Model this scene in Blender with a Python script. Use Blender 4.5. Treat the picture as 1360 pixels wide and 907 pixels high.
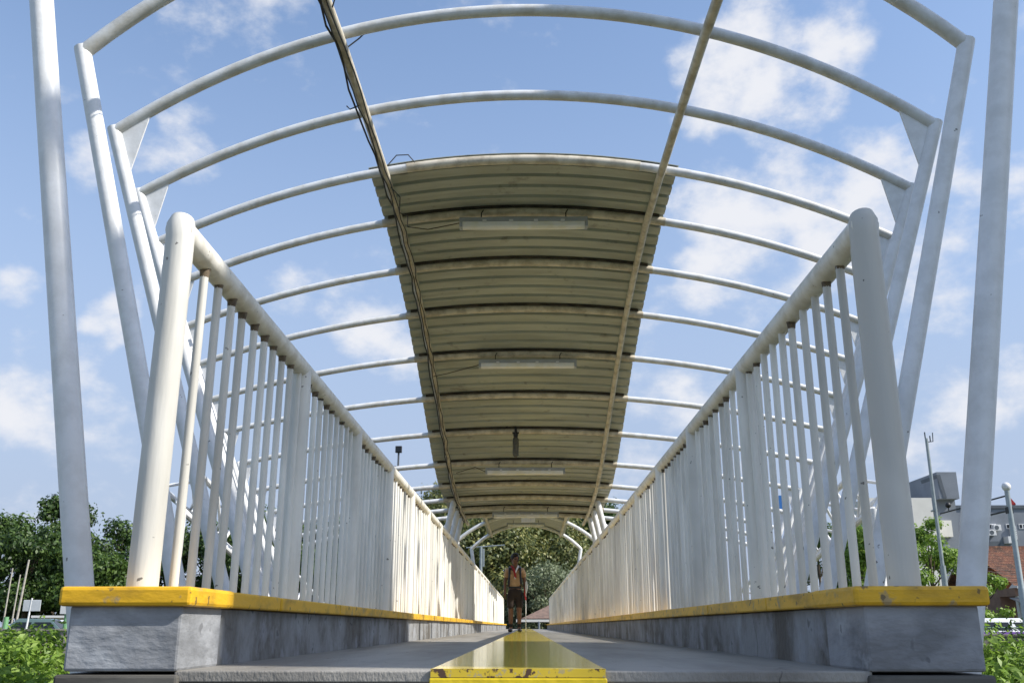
import bpy, bmesh, math, random
import numpy as np
from mathutils import Vector, Matrix
R = math.radians
random.seed(7)
for o in list(bpy.data.objects): bpy.data.objects.remove(o, do_unlink=True)
scene = bpy.context.scene
COL = scene.collection

# ------------------------------------------------------------------ camera
CAM = Vector((0.015, 0.0, 0.114)); PITCH = R(16.75); YAW = R(0.86); FPX = 1256.0
cd = bpy.data.cameras.new('camera'); cam = bpy.data.objects.new('camera', cd); COL.objects.link(cam)
cam.location = CAM; cam.rotation_euler = (R(90) + PITCH, 0, YAW)
cd.sensor_width = 36; cd.lens = 36 * FPX / 1360; cd.clip_start = 0.05; cd.clip_end = 3000
scene.camera = cam
CM = cam.rotation_euler.to_matrix()
def pdir(px, py):
    return (CM @ Vector(((px - 680) / FPX, -(py - 453.5) / FPX, -1))).normalized()
def at(px, py, Y):
    d = pdir(px, py); return CAM + d * ((Y - CAM.y) / d.y)

# ------------------------------------------------------------------ light
SUN = Vector((0.72, -0.22, 0.68)).normalized()          # towards the sun: from the right, a little behind the camera
sd = bpy.data.lights.new('sun', 'SUN'); sd.energy = 3.0; sd.angle = R(0.5); sd.color = (1, 0.95, 0.87)
so = bpy.data.objects.new('sun', sd); COL.objects.link(so)
so.rotation_euler = SUN.to_track_quat('Z', 'Y').to_euler(); so.location = (10, -20, 30)
scene.view_settings.view_transform = 'Standard'; scene.view_settings.look = 'None'
scene.view_settings.gamma = 1; scene.view_settings.exposure = 1.02; scene.view_settings.use_curve_mapping = False

W = bpy.data.worlds.new('World'); scene.world = W; W.use_nodes = True
wt = W.node_tree; wt.nodes.clear()
def wn(t, **k):
    n = wt.nodes.new(t)
    for a, v in k.items(): setattr(n, a, v)
    return n
wl = wt.links.new
def wmath(op, a, b=None, c=None, clamp=False):
    n = wn('ShaderNodeMath', operation=op); n.use_clamp = clamp
    for i, v in enumerate((a, b, c)):
        if v is None: continue
        if isinstance(v, (int, float)): n.inputs[i].default_value = v
        else: wl(v, n.inputs[i])
    return n.outputs[0]
out = wn('ShaderNodeOutputWorld'); bg = wn('ShaderNodeBackground'); bg.inputs[1].default_value = 0.115
sky = wn('ShaderNodeTexSky', sky_type='NISHITA'); sky.sun_disc = False
sky.sun_elevation = math.asin(SUN.z); sky.sun_rotation = math.atan2(SUN.x, SUN.y)
sky.air_density = 1.0; sky.dust_density = .8; sky.ozone_density = 1.5
tc = wn('ShaderNodeTexCoord'); D = tc.outputs['Generated']
blobs = [(1005,95,95,1),(1110,72,55,1),(940,120,50,.8),(245,185,62,.9),(120,205,36,.6),(340,20,95,.8),(385,85,42,.7),
 (980,320,95,1),(1080,290,100,1),(1170,260,85,1),(1290,270,80,.9),(1345,250,60,.9),(485,420,62,1),(540,440,60,.8),(140,424,32,.8),
 (40,535,70,.9),(150,560,48,.7),(5,380,28,.7),(1255,385,60,.8),(1345,500,42,.9),(872,440,34,.7),(965,385,60,.8),(905,540,70,.6),
 (1250,560,70,.8),(370,400,42,.5),(95,640,60,.4),(860,600,50,.5),(1330,640,60,.5),(640,-140,140,.8),(200,-220,150,.8),(1200,-260,150,.8)]
rb = random.Random(3); bl = []
for px, py, s, w in blobs: bl.append((pdir(px, py), s / 1256 * 1.25, w))
for i in range(26):                                        # the same kind of cloud over the rest of the sky
    az = rb.uniform(0, 2 * math.pi); el = R(rb.uniform(4, 60)); v = Vector((math.sin(az) * math.cos(el), math.cos(az) * math.cos(el), math.sin(el)))
    if v.dot(pdir(680, 453)) < 0.8: bl.append((v, rb.uniform(.06, .15), rb.uniform(.5, 1)))
nz = wn('ShaderNodeTexNoise'); nz.inputs['Scale'].default_value = 9; nz.inputs['Detail'].default_value = 3
wl(D, nz.inputs['Vector'])
vm = wn('ShaderNodeVectorMath', operation='MULTIPLY_ADD'); wl(nz.outputs['Color'], vm.inputs[0]); vm.inputs[1].default_value = (.1, .1, .07); 
sub = wn('ShaderNodeVectorMath', operation='ADD'); wl(D, sub.inputs[0]); sub.inputs[1].default_value = (-.05, -.05, -.035)
wl(sub.outputs[0], vm.inputs[2])
nrm = wn('ShaderNodeVectorMath', operation='NORMALIZE'); wl(vm.outputs[0], nrm.inputs[0])
acc = None
for v, s, w in bl:
    dp = wn('ShaderNodeVectorMath', operation='DOT_PRODUCT'); wl(nrm.outputs[0], dp.inputs[0]); dp.inputs[1].default_value = v
    mr = wn('ShaderNodeMapRange'); wl(dp.outputs['Value'], mr.inputs[0])
    mr.inputs[1].default_value = math.cos(s); mr.inputs[2].default_value = 1.0; mr.inputs[3].default_value = 0; mr.inputs[4].default_value = w
    acc = mr.outputs[0] if acc is None else wmath('MAXIMUM', acc, mr.outputs[0])
n2 = wn('ShaderNodeTexNoise'); n2.inputs['Scale'].default_value = 13; n2.inputs['Detail'].default_value = 9; n2.inputs['Roughness'].default_value = .58
mp = wn('ShaderNodeMapping'); mp.inputs['Scale'].default_value = (1, 1, 1.5); wl(D, mp.inputs[0]); wl(mp.outputs[0], n2.inputs['Vector'])
s1 = wmath('MULTIPLY_ADD', acc, .62, wmath('MULTIPLY_ADD', n2.outputs['Fac'], 1.9, -.45))
cm = wn('ShaderNodeMapRange', interpolation_type='SMOOTHSTEP'); wl(s1, cm.inputs[0])
cm.inputs[1].default_value = .64; cm.inputs[2].default_value = 1.28; cm.inputs[3].default_value = 0; cm.inputs[4].default_value = .95
sepd = wn('ShaderNodeSeparateXYZ'); wl(D, sepd.inputs[0])
hz = wn('ShaderNodeMapRange', interpolation_type='SMOOTHSTEP'); wl(sepd.outputs[2], hz.inputs[0])     # thin white haze low in the sky
hz.inputs[1].default_value = 0.65; hz.inputs[2].default_value = 0.05; hz.inputs[3].default_value = .04; hz.inputs[4].default_value = .92
mx1 = wn('ShaderNodeMix', data_type='RGBA'); wl(hz.outputs[0], mx1.inputs[0]); wl(sky.outputs[0], mx1.inputs[6]); mx1.inputs[7].default_value = (1.85, 2.2, 3.0, 1)
mx2 = wn('ShaderNodeMix', data_type='RGBA'); wl(cm.outputs[0], mx2.inputs[0]); wl(mx1.outputs[2], mx2.inputs[6]); mx2.inputs[7].default_value = (3.75, 3.8, 4.0, 1)
wl(mx2.outputs[2], bg.inputs[0]); wl(bg.outputs[0], out.inputs[0])

# ------------------------------------------------------------------ materials
MATS = {}
def mat(name, col, rough=.5, var=None, scale=4, amt=.5, metal=0, bump=0, bscale=40, stretch=None, lo=.42, hi=.62, spots=None, coat=0, detail=6, third=None, crack=None):
    """Principled with up to two noise layers: var colour (broad wear) and spots (small chips)"""
    m = bpy.data.materials.new(name); m.use_nodes = True; nt = m.node_tree; b = nt.nodes['Principled BSDF']
    b.inputs['Roughness'].default_value = rough; b.inputs['Metallic'].default_value = metal; b.inputs['Coat Weight'].default_value = coat
    c4 = (*col, 1); b.inputs['Base Color'].default_value = c4
    g = nt.nodes.new('ShaderNodeNewGeometry'); pos = g.outputs['Position']
    if stretch:
        mpn = nt.nodes.new('ShaderNodeMapping'); mpn.inputs['Scale'].default_value = stretch; nt.links.new(pos, mpn.inputs[0]); spos = mpn.outputs[0]
    else: spos = pos
    last = None
    def layer(prev, color, sc, lo, hi, amount, vec, det):
        n = nt.nodes.new('ShaderNodeTexNoise'); n.inputs['Scale'].default_value = sc; n.inputs['Detail'].default_value = det; n.inputs['Roughness'].default_value = .6
        nt.links.new(vec, n.inputs['Vector'])
        r = nt.nodes.new('ShaderNodeMapRange'); r.inputs[1].default_value = lo; r.inputs[2].default_value = hi; r.inputs[4].default_value = amount
        nt.links.new(n.outputs['Fac'], r.inputs[0])
        x = nt.nodes.new('ShaderNodeMix'); x.data_type = 'RGBA'; nt.links.new(r.outputs[0], x.inputs[0])
        if prev is None: x.inputs[6].default_value = c4
        else: nt.links.new(prev, x.inputs[6])
        x.inputs[7].default_value = (*color, 1); return x.outputs[2]
    if var: last = layer(last, var, scale, lo, hi, amt, spos, detail)
    if third: last = layer(last, third[0], third[1], third[2], third[3], third[4], pos, 5)
    if spots: last = layer(last, spots[0], spots[1], spots[2], spots[2] + .03, spots[3], pos, 2)
    if crack:                                              # broken hairline cracks: (scale, width, colour)
        nn = nt.nodes.new('ShaderNodeTexNoise'); nn.inputs['Scale'].default_value = 3; nn.inputs['Detail'].default_value = 6; nt.links.new(pos, nn.inputs['Vector'])
        va = nt.nodes.new('ShaderNodeVectorMath'); va.operation = 'MULTIPLY_ADD'; nt.links.new(nn.outputs['Color'], va.inputs[0]); va.inputs[1].default_value = (.5, .5, .5); nt.links.new(pos, va.inputs[2])
        vo = nt.nodes.new('ShaderNodeTexVoronoi'); vo.feature = 'DISTANCE_TO_EDGE'; vo.inputs['Scale'].default_value = crack[0]; nt.links.new(va.outputs[0], vo.inputs['Vector'])
        r1 = nt.nodes.new('ShaderNodeMapRange'); r1.inputs[1].default_value = crack[1]; r1.inputs[2].default_value = 0; nt.links.new(vo.outputs['Distance'], r1.inputs[0])
        r2 = nt.nodes.new('ShaderNodeMapRange'); r2.inputs[1].default_value = .48; r2.inputs[2].default_value = .58; r2.inputs[4].default_value = .85; nt.links.new(nn.outputs['Fac'], r2.inputs[0])
        mm = nt.nodes.new('ShaderNodeMath'); mm.operation = 'MULTIPLY'; nt.links.new(r1.outputs[0], mm.inputs[0]); nt.links.new(r2.outputs[0], mm.inputs[1])
        x = nt.nodes.new('ShaderNodeMix'); x.data_type = 'RGBA'; nt.links.new(mm.outputs[0], x.inputs[0]); nt.links.new(last, x.inputs[6]); x.inputs[7].default_value = (*crack[2], 1); last = x.outputs[2]
    if last: nt.links.new(last, b.inputs['Base Color'])
    if bump:
        n = nt.nodes.new('ShaderNodeTexNoise'); n.inputs['Scale'].default_value = bscale; n.inputs['Detail'].default_value = 5; nt.links.new(spos, n.inputs['Vector'])
        bp = nt.nodes.new('ShaderNodeBump'); bp.inputs['Strength'].default_value = bump; bp.inputs['Distance'].default_value = .02
        nt.links.new(n.outputs['Fac'], bp.inputs['Height']); nt.links.new(bp.outputs[0], b.inputs['Normal'])
    MATS[name] = m; return m
mat('white_tube', (.80,.81,.82), .42, (.52,.52,.50), 9, .35, bump=.06, bscale=60, spots=((.08,.07,.06), 24, .73, .8), third=((.55,.55,.53), 1.3, .5, .7, .5))
mat('rib_tube', (.70,.715,.72), .42, (.42,.39,.32), 9, .45, bump=.06, bscale=60, spots=((.09,.07,.05), 26, .74, .8))
mat('rail_paint', (.85,.82,.74), .45, (.50,.45,.34), 13, .5, bump=.06, bscale=50, spots=((.1,.08,.06), 30, .71, .8))
mat('baluster_paint', (.85,.83,.76), .5, (.42,.39,.32), 9, .62, bump=.08, bscale=60, stretch=(1,1,.10), lo=.46, hi=.70, spots=((.06,.055,.05), 30, .72, .8), third=((.42,.41,.37), .45, .46, .62, .7))
mat('purlin_paint', (.68,.62,.50), .5, (.30,.25,.17), 8, .6, bump=.06, bscale=60)
mat('sheet', (.43,.455,.40), .42, (.27,.285,.245), 2.2, .6, metal=0, stretch=(.5,3,3), bump=.04, bscale=20, third=((.16,.155,.13), 5, .60, .70, .6))
mat('concrete', (.26,.265,.265), .8, (.10,.09,.075), 3.6, .95, crack=(1.6, .012, (.03,.028,.025)), stretch=(1,1,.8), bump=.4, bscale=30, third=((.36,.38,.41), 5.5, .52, .68, .65), spots=((.04,.04,.035), 11, .68, .6))
mat('block_concrete', (.30,.31,.325), .75, (.15,.155,.16), 5, .8, crack=(1.7, .005, (.10,.10,.10)), bump=.45, bscale=16, stretch=(.8,.8,1.6), third=((.43,.45,.47), 7, .55, .68, .7), spots=((.05,.05,.05), 14, .70, .5))
mat('deck', (.32,.303,.27), .55, crack=(.9, .006, (.06,.055,.05)), var=(.18,.168,.148), scale=1.6, amt=.8, bump=.25, bscale=70, stretch=(2,.35,1), third=((.40,.38,.335), 9, .58, .74, .5))
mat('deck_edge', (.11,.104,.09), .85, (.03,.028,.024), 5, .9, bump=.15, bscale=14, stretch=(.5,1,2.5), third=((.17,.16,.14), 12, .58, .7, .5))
mat('yellow_cap', (.76,.43,.012), .5, (.30,.17,.015), 5, .75, bump=.1, bscale=30, lo=.46, hi=.68, stretch=(1,1,2.5), third=((.27,.23,.16), 9, .60, .66, .75), spots=((.09,.065,.03), 22, .64, .75))
mat('yellow_floor', (.82,.64,.09), .12, (.62,.46,.05), 4, .6, bump=.02, bscale=9, stretch=(.6,3,1)); MATS['yellow_floor'].node_tree.nodes['Principled BSDF'].inputs['Specular IOR Level'].default_value = .5
mat('yellow_front', (.80,.60,.02), .4, (.65,.45,.02), 6, .5, bump=.15)
mat('chip', (.10,.055,.035), .8, (.72,.52,.04), 30, 1, lo=.42, hi=.46, third=((.45,.38,.22), 60, .60, .64, .8))
mat('black', (.015,.015,.015), .5); mat('cable', (.02,.019,.018), .6)
mat('lamp_grey', (.40,.43,.46), .4, (.3,.3,.3), 8, .4); mat('stain', (.16,.12,.075), .8, (.06,.045,.03), 40, .9); mat('shade_dark', (.03,.027,.022), .9, (.09,.08,.06), 6, .7)  # last one: near-black standing in for shadow along the ribs
mat('asphalt', (.06,.06,.06), .9, (.04,.04,.04), 2, .7, bump=.3)
mat('soil', (.07,.08,.03), .95, (.05,.07,.02), .7, .9, bump=.5, bscale=6)
mat('wall_old', (.26,.24,.21), .9, (.07,.065,.055), 2.5, .85, bump=.4, bscale=12, stretch=(1,1,.4))
mat('galv', (.33,.37,.37), .4, (.22,.26,.25), 5, .5, metal=.4)
mat('bark', (.12,.09,.06), .9, (.06,.045,.03), 8, .8, bump=.6, bscale=20, stretch=(1,1,.3))
mat('pale_bark', (.42,.40,.34), .8, (.25,.22,.17), 6, .6)
mat('bld_grey', (.20,.225,.26), .85, (.15,.17,.2), .5, .7, third=((.25,.27,.3), 2, .5, .7, .4))
mat('bld_dark', (.10,.12,.14), .85, (.07,.08,.1), .5, .7)
mat('bld_white', (.74,.72,.66), .8, (.6,.58,.53), .5, .5)
mat('frame_white', (.7,.7,.7), .5)
mat('pav_tile', (.20,.135,.105), .85, (.12,.085,.07), 5, .8); mat('tile_red', (.235,.105,.065), .85, (.10,.065,.05), 2.2, .95, bump=.4, bscale=8, third=((.38,.2,.11), 6, .52, .65, .8))
mat('awning', (.30,.28,.25), .7, (.18,.16,.13), 2, .6)
mat('brick_wall', (.33,.2,.14), .9, (.2,.12,.09), 2, .6)
mat('green_paint', (.17,.36,.17), .5); mat('red_cloth', (.40,.03,.025), .8); mat('white_cloth', (.8,.78,.75), .8)
mat('orange', (.6,.16,.04), .7); mat('blue_sign', (.03,.16,.45), .5); mat('teal_panel', (.35,.5,.5), .6)
mat('sign_back', (.62,.64,.66), .45, (.5,.52,.53), 5, .5)
mat('skin', (.20,.095,.05), .55); mat('shirt', (.62,.39,.21), .85, (.48,.28,.14), 14, .5, bump=.3, bscale=30)
mat('shorts', (.028,.018,.014), .85, (.045,.03,.02), 12, .5); mat('hair', (.008,.007,.006), .6); mat('shoe', (.012,.012,.012), .5)
mat('sock', (.02,.02,.02), .9); mat('eye', (.01,.01,.01), .2)
mat('car_green', (.09,.14,.13), .25, coat=1); mat('car_white', (.75,.76,.77), .25, coat=1); mat('car_dark', (.03,.035,.045), .25, coat=1)
mat('car_purple', (.22,.1,.42), .3, coat=1); mat('tyre', (.02,.02,.02), .9); mat('rim', (.5,.5,.5), .3, metal=.8); mat('head_lamp', (.8,.8,.8), .1); mat('tail_lamp', (.4,.01,.01), .2)
def glass(name, col, rough=.08):
    m = mat(name, col, rough); b = m.node_tree.nodes['Principled BSDF']; b.inputs['Specular IOR Level'].default_value = .35; return m
glass('window_glass', (.015,.018,.022), .2)
m = mat('diffuser', (.95,.95,.93), .2, (.85,.8,.55), 5, .5); b = m.node_tree.nodes['Principled BSDF']; b.inputs['Transmission Weight'].default_value = .1; b.inputs['IOR'].default_value = 1.3
m = mat('clear_tube', (.22,.22,.2), .2); b = m.node_tree.nodes['Principled BSDF']; b.inputs['Transmission Weight'].default_value = .6; b.inputs['IOR'].default_value = 1.2
mat('tube_yellow', (.75,.68,.3), .4)
def leafmat(name, a, b_, c, trans=.35):
    m = bpy.data.materials.new(name); m.use_nodes = True; nt = m.node_tree; nt.nodes.clear()
    o = nt.nodes.new('ShaderNodeOutputMaterial'); g = nt.nodes.new('ShaderNodeNewGeometry')
    cr = nt.nodes.new('ShaderNodeValToRGB'); e = cr.color_ramp.elements; e[0].color = (*a, 1); e[1].color = (*c, 1); x = e.new(.55); x.color = (*b_, 1)
    nt.links.new(g.outputs['Random Per Island'], cr.inputs[0])
    d = nt.nodes.new('ShaderNodeBsdfPrincipled'); d.inputs['Roughness'].default_value = .5; t = nt.nodes.new('ShaderNodeBsdfTranslucent'); mx = nt.nodes.new('ShaderNodeMixShader'); mx.inputs[0].default_value = trans
    nt.links.new(cr.outputs[0], d.inputs['Base Color']); nt.links.new(cr.outputs[0], t.inputs[0])
    nt.links.new(d.outputs[0], mx.inputs[1]); nt.links.new(t.outputs[0], mx.inputs[2]); nt.links.new(mx.outputs[0], o.inputs[0]); MATS[name] = m
leafmat('leaf_dark', (.024,.05,.013), (.055,.108,.024), (.12,.19,.045))
leafmat('leaf_mid', (.035,.075,.015), (.07,.13,.025), (.12,.19,.04))
leafmat('leaf_olive', (.05,.075,.022), (.15,.18,.06), (.34,.33,.11))
leafmat('leaf_grey', (.09,.12,.06), (.19,.23,.13), (.30,.34,.20))
leafmat('leaf_bright', (.12,.21,.025), (.22,.36,.05), (.36,.50,.11), .45)
leafmat('grass_dry', (.12,.16,.03), (.2,.22,.06), (.32,.27,.11))

# ------------------------------------------------------------------ mesh helpers
class MB:
    def __init__(s): s.v = []; s.f = []
    def add(s, v, f):
        o = len(s.v); s.v += [tuple(p) for p in v]; s.f += [tuple(i + o for i in q) for q in f]; return s
    def box(s, x0, x1, y0, y1, z0, z1):
        return s.add([(x0,y0,z0),(x1,y0,z0),(x1,y1,z0),(x0,y1,z0),(x0,y0,z1),(x1,y0,z1),(x1,y1,z1),(x0,y1,z1)],
                     [(3,2,1,0),(4,5,6,7),(0,1,5,4),(1,2,6,5),(2,3,7,6),(3,0,4,7)])
    def tube(s, path, r, n=12, caps=True):
        P = [Vector(p) for p in path]; rs = r if isinstance(r, (list, tuple)) else [r] * len(P)
        T = []
        for i in range(len(P)):
            a = P[max(i-1, 0)]; b = P[min(i+1, len(P)-1)]; T.append((b - a).normalized())
        u = T[0].orthogonal().normalized(); V = []
        for i, p in enumerate(P):
            u = (u - T[i] * u.dot(T[i])).normalized(); w = T[i].cross(u)
            k = 1.0
            for j in range(n):
                a = 2 * math.pi * j / n; V.append(p + (u * math.cos(a) + w * math.sin(a)) * rs[i])
        F = [(i*n+j, i*n+(j+1) % n, (i+1)*n+(j+1) % n, (i+1)*n+j) for i in range(len(P)-1) for j in range(n)]
        if caps: F += [tuple(range(n-1, -1, -1)), tuple((len(P)-1)*n + j for j in range(n))]
        return s.add(V, F)
    def prism(s, poly, axis, a0, a1):
        """polygon of (p,q) pairs extruded along axis 'x','y' or 'z' from a0 to a1"""
        n = len(poly)
        def mk(p, a): return (a, p[0], p[1]) if axis == 'x' else ((p[0], a, p[1]) if axis == 'y' else (p[0], p[1], a))
        V = [mk(p, a0) for p in poly] + [mk(p, a1) for p in poly]
        F = [tuple(range(n)), tuple(range(2*n-1, n-1, -1))] + [(i, i+n, (i+1) % n + n, (i+1) % n) for i in range(n)]
        return s.add(V, F)
    def ball(s, c, r, nu=12, nv=8):
        rx, ry, rz = r if isinstance(r, (tuple, list)) else (r, r, r); V = []; F = []
        for i in range(nv + 1):
            t = math.pi * i / nv
            for j in range(nu):
                a = 2 * math.pi * j / nu; V.append((c[0] + rx*math.sin(t)*math.cos(a), c[1] + ry*math.sin(t)*math.sin(a), c[2] + rz*math.cos(t)))
        for i in range(nv):
            for j in range(nu): F.append((i*nu+j, (i+1)*nu+j, (i+1)*nu+(j+1) % nu, i*nu+(j+1) % nu))
        return s.add(V, F)
    def mesh(s, name, m, smooth=True, bevel=0):
        me = bpy.data.meshes.new(name); me.from_pydata(s.v, [], s.f)
        bm = bmesh.new(); bm.from_mesh(me); bmesh.ops.remove_doubles(bm, verts=bm.verts, dist=1e-6)
        if bevel: bmesh.ops.bevel(bm, geom=[e for e in bm.edges if len(e.link_faces) == 2 and e.calc_face_angle(0) > .5], offset=bevel, segments=2, affect='EDGES', profile=.5)
        bmesh.ops.recalc_face_normals(bm, faces=bm.faces); bm.to_mesh(me); bm.free()
        if smooth:
            me.polygons.foreach_set('use_smooth', [True] * len(me.polygons)); me.set_sharp_from_angle(angle=.62)
        me.materials.append(MATS[m]); return me
    def build(s, name, m, parent=None, smooth=True, bevel=0):
        return link(name, s.mesh(name, m, smooth, bevel), parent)
def link(name, me, parent=None, loc=None):
    o = bpy.data.objects.new(name, me); COL.objects.link(o)
    if parent: o.parent = parent
    if loc is not None: o.location = loc
    return o
def tag(o, label=None, cat=None, group=None, kind=None):
    if label: o['label'] = label
    if cat: o['category'] = cat
    if group: o['group'] = group
    if kind: o['kind'] = kind
    return o
def thing(name, label, cat, loc=(0, 0, 0), rz=0, group=None):
    o = link(name, None, None, loc); o.rotation_euler = (0, 0, rz); o.empty_display_size = .1
    return tag(o, label, cat, group)

# ------------------------------------------------------------------ ground, deck
GZ = -1.0
tag(MB().box(-900, 900, -300, 1500, GZ - 2, GZ).build('ground', 'soil', smooth=False), kind='structure')
for nm, y0, y1 in (('road', 48, 62),):
    tag(MB().box(-400, 400, y0, y1, GZ - .2, GZ + .006).build(nm, 'asphalt', smooth=False), kind='structure')
Y0, Y1 = 2.68, 45.0                                        # the deck runs away from the camera
deck = tag(MB().box(-.935, .935, Y0, Y1, -.03, 0).build('bridge_deck', 'deck', smooth=False, bevel=.004), kind='structure')
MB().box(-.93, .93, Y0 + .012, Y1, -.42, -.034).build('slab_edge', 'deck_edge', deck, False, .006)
MB().box(-.24, .222, Y0 - .004, Y1 - .2, .0, .006).build('guide_strip', 'yellow_floor', deck, False)
MB().box(-.243, .225, Y0 - .008, Y0 - .001, -.016, .0058).build('strip_edge', 'chip', deck, False)
MB().box(-.246, .228, Y0 - .01, Y0 + .02, -.42, -.018).build('strip_riser', 'yellow_front', deck, False, .003)
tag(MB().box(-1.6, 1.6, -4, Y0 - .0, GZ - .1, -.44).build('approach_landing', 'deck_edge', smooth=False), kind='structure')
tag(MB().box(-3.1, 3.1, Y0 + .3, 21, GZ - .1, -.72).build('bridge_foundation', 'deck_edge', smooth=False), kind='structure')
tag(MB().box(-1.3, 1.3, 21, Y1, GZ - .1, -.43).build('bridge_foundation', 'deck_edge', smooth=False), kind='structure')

# ------------------------------------------------------------------ unseen tower, added and shaped to shade the near end of the bridge
sb = thing('shade_tower', 'tall cream tower added outside the picture to shade the near end of the bridge', 'tower', (10.5, 2, GZ))
MB().box(-1.5, 1.5, -2.0, 1.9, 0, 13.2).build('wall', 'bld_white', sb, False)
MB().box(-1.6, 1.6, -2.05, 2.0, 13.203, 13.4).build('parapet', 'bld_grey', sb, False)
for j in range(3):
    w_ = MB().box(-1.56, -1.4, -.9, .9, 1.4 + 4 * j, 3.2 + 4 * j).build('window', 'frame_white', sb, False)
    MB().box(-1.575, -1.562, -.8, .8, 1.5 + 4 * j, 3.1 + 4 * j).build('pane', 'window_glass', w_, False)

# ------------------------------------------------------------------ kerb walls with yellow caps
KT = .219
rk = random.Random(5)
for sx, side in ((-1, 'left'), (1, 'right')):
    k = thing('kerb_wall', f'grey concrete kerb wall with yellow painted cap along the {side} edge of the deck', 'kerb', (sx * 1.08, Y0, 0), group='kerb walls')
    def kb(mbx, name, m, bev=0):
        o = mbx.build(name, m, k, False, bev); o.location = (-sx * 1.08, -Y0, 0); return o
    X = lambda a: sx * a
    def xb(a0, a1, *r):
        x0, x1 = sorted((X(a0), X(a1))); return MB().box(x0, x1, *r)
    kb(xb(.925, 1.235, Y0 - .01, Y0 + .34, -.002, KT - .05), 'end_block', 'block_concrete', .008)
    kb(xb(.92, 1.255, Y0 - .016, Y0 + .36, -.42, -.010), 'plinth', 'deck_edge', .008)
    y = Y0 + .342
    while y < Y1:                                          # wall panels, each a little off the next
        L = min(rk.uniform(1.9, 2.3), Y1 - y); j = rk.uniform(-.002, .003)
        if Y1 - y - L < .3: L = Y1 - y
        kb(xb(.935 + j, 1.2, y, y + L - .006, -.3, KT - .052), 'wall_panel', 'concrete', .004); y += L
    kb(xb(.898, 1.262, Y0 - .03, Y0 + .37, KT - .052, KT), 'cap_stone', 'yellow_cap', .010)
    y = Y0 + .374; first = True
    while y < Y1:
        L = min(.62 if first else rk.uniform(1.05, 1.4), Y1 - y); first = False; j = rk.uniform(-.005, .004)
        if Y1 - y - L < .3: L = Y1 - y
        kb(xb(.905 + j, 1.25, y, y + L - .005, KT - .05, KT - .002 + j * .3), 'cap_stone', 'yellow_cap', .006); y += L

# ------------------------------------------------------------------ railings
RX, RZ = 1.078, 1.315
post_y = [2.76] + [4.45 + 1.5 * i for i in range(27)] + [44.85]
bal_me = MB().tube([(0, 0, 0), (0, 0, RZ - KT - .02)], .0145, 14).mesh('baluster', 'baluster_paint')
bal_top = []
for k in range(3):                                          # three balusters with different rust collars under the rail
    q = MB().tube([(0, 0, 0), (0, 0, RZ - KT - .02)], .0145, 14); nf = len(q.f); h0 = RZ - KT - .052
    q.tube([(0, 0, h0 - .008 * k), (.001, 0, h0 + .012), (0, .004 * k, RZ - KT - .022)], [.0149, .0160 + .001 * k, .019 + .003 * k], 10, False); me_ = q.mesh('baluster', 'baluster_paint'); me_.materials.append(MATS['stain'])
    for p_ in me_.polygons:
        if p_.center.z > h0 - .02 and abs(p_.normal.z) < .9 and p_.area < .001: p_.material_index = 1
    bal_top.append(me_)
pst_me = MB().tube([(0, 0, 0), (0, 0, RZ - KT)], .047, 20).mesh('post', 'baluster_paint')
for sx, side in ((-1, 'left'), (1, 'right')):
    r = thing('railing', f'cream painted steel railing with round balusters on the {side} kerb', 'railing', (sx * RX, 2.76, KT), group='railings')
    MB().tube([(0, -.02, RZ - KT), (0, .3, RZ - KT), (0, 44.85 - 2.76, RZ - KT)], .043, 18).build('top_rail', 'rail_paint', r)
    MB().tube([(0, 0, 0), (0, 0, RZ - KT - .03), (0, -.004, RZ - KT + .018), (0, .004, RZ - KT + .04)], [.044, .044, .044, .037], 20).build('end_post', 'baluster_paint', r)
    far = MB()
    for i, y in enumerate(post_y):
        if i: link('post', pst_me, r, (0, y - 2.76, 0))
        if i + 1 < len(post_y):
            n = 11 if i == 0 else 9; d = (post_y[i+1] - y)
            for j in range(n):
                yy = y + (d * (j + 1) / (n + 1) if i else .085 + (d - .16) * j / (n - 1) - .0)
                if yy < 21: link('baluster', rk.choice(bal_top + [bal_me]), r, (rk.uniform(-.003, .003), yy - 2.76, 0))
                else: far.tube([(0, yy - 2.76, 0), (0, yy - 2.76, RZ - KT - .02)], .0145, 6)
    tag(far.build('far_balusters', 'baluster_paint', r), kind='stuff')

# ------------------------------------------------------------------ canopy
CZ = CAM.z
NB = 16
RY = [3.36 + 1.07 * n for n in range(NB)]
CX = [2.08, 2.38, 2.67, 2.94, 3.21, 3.47, 3.71, 3.92, 4.10, 4.22, 4.30, 4.36, 4.40, 4.44, 4.47, 4.5]
CZs = [2.86, 2.98, 3.10, 3.17, 3.22, 3.21, 3.12, 2.99, 2.81, 2.60, 2.33, 2.07, 1.84, 1.70, 1.62, 1.56]
HZ = [3.92, 3.97, 4.0, 4.0, 4.0, 3.98, 3.86, 3.68, 3.42, 3.12, 2.82, 2.53, 2.34, 2.25, 2.20, 2.18]
SL = [.20, .284, .334, .378, .385, .387, .385, .385, .385, .385, .385, .385, .385]
can = thing('canopy', 'white tubular canopy of curved ribs and leaning columns with an olive corrugated roof', 'canopy', (0, RY[0], 0))
def cb(mbx, name, m, smooth=True, bev=0, parent=can, off=None):
    o = mbx.build(name, m, parent, smooth, bev); p = off if off is not None else Vector((0, RY[0], 0)); o.location = -Vector(p); return o
def rib_z(n, x, cx=None, cz=None, h=None):
    cx = cx or CX[n]; cz = cz or CZs[n]; h = h or HZ[n]
    s = h - cz; Rr = (cx * cx + s * s) / (2 * s); return CZ + h - (Rr - math.sqrt(Rr * Rr - x * x))
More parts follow.
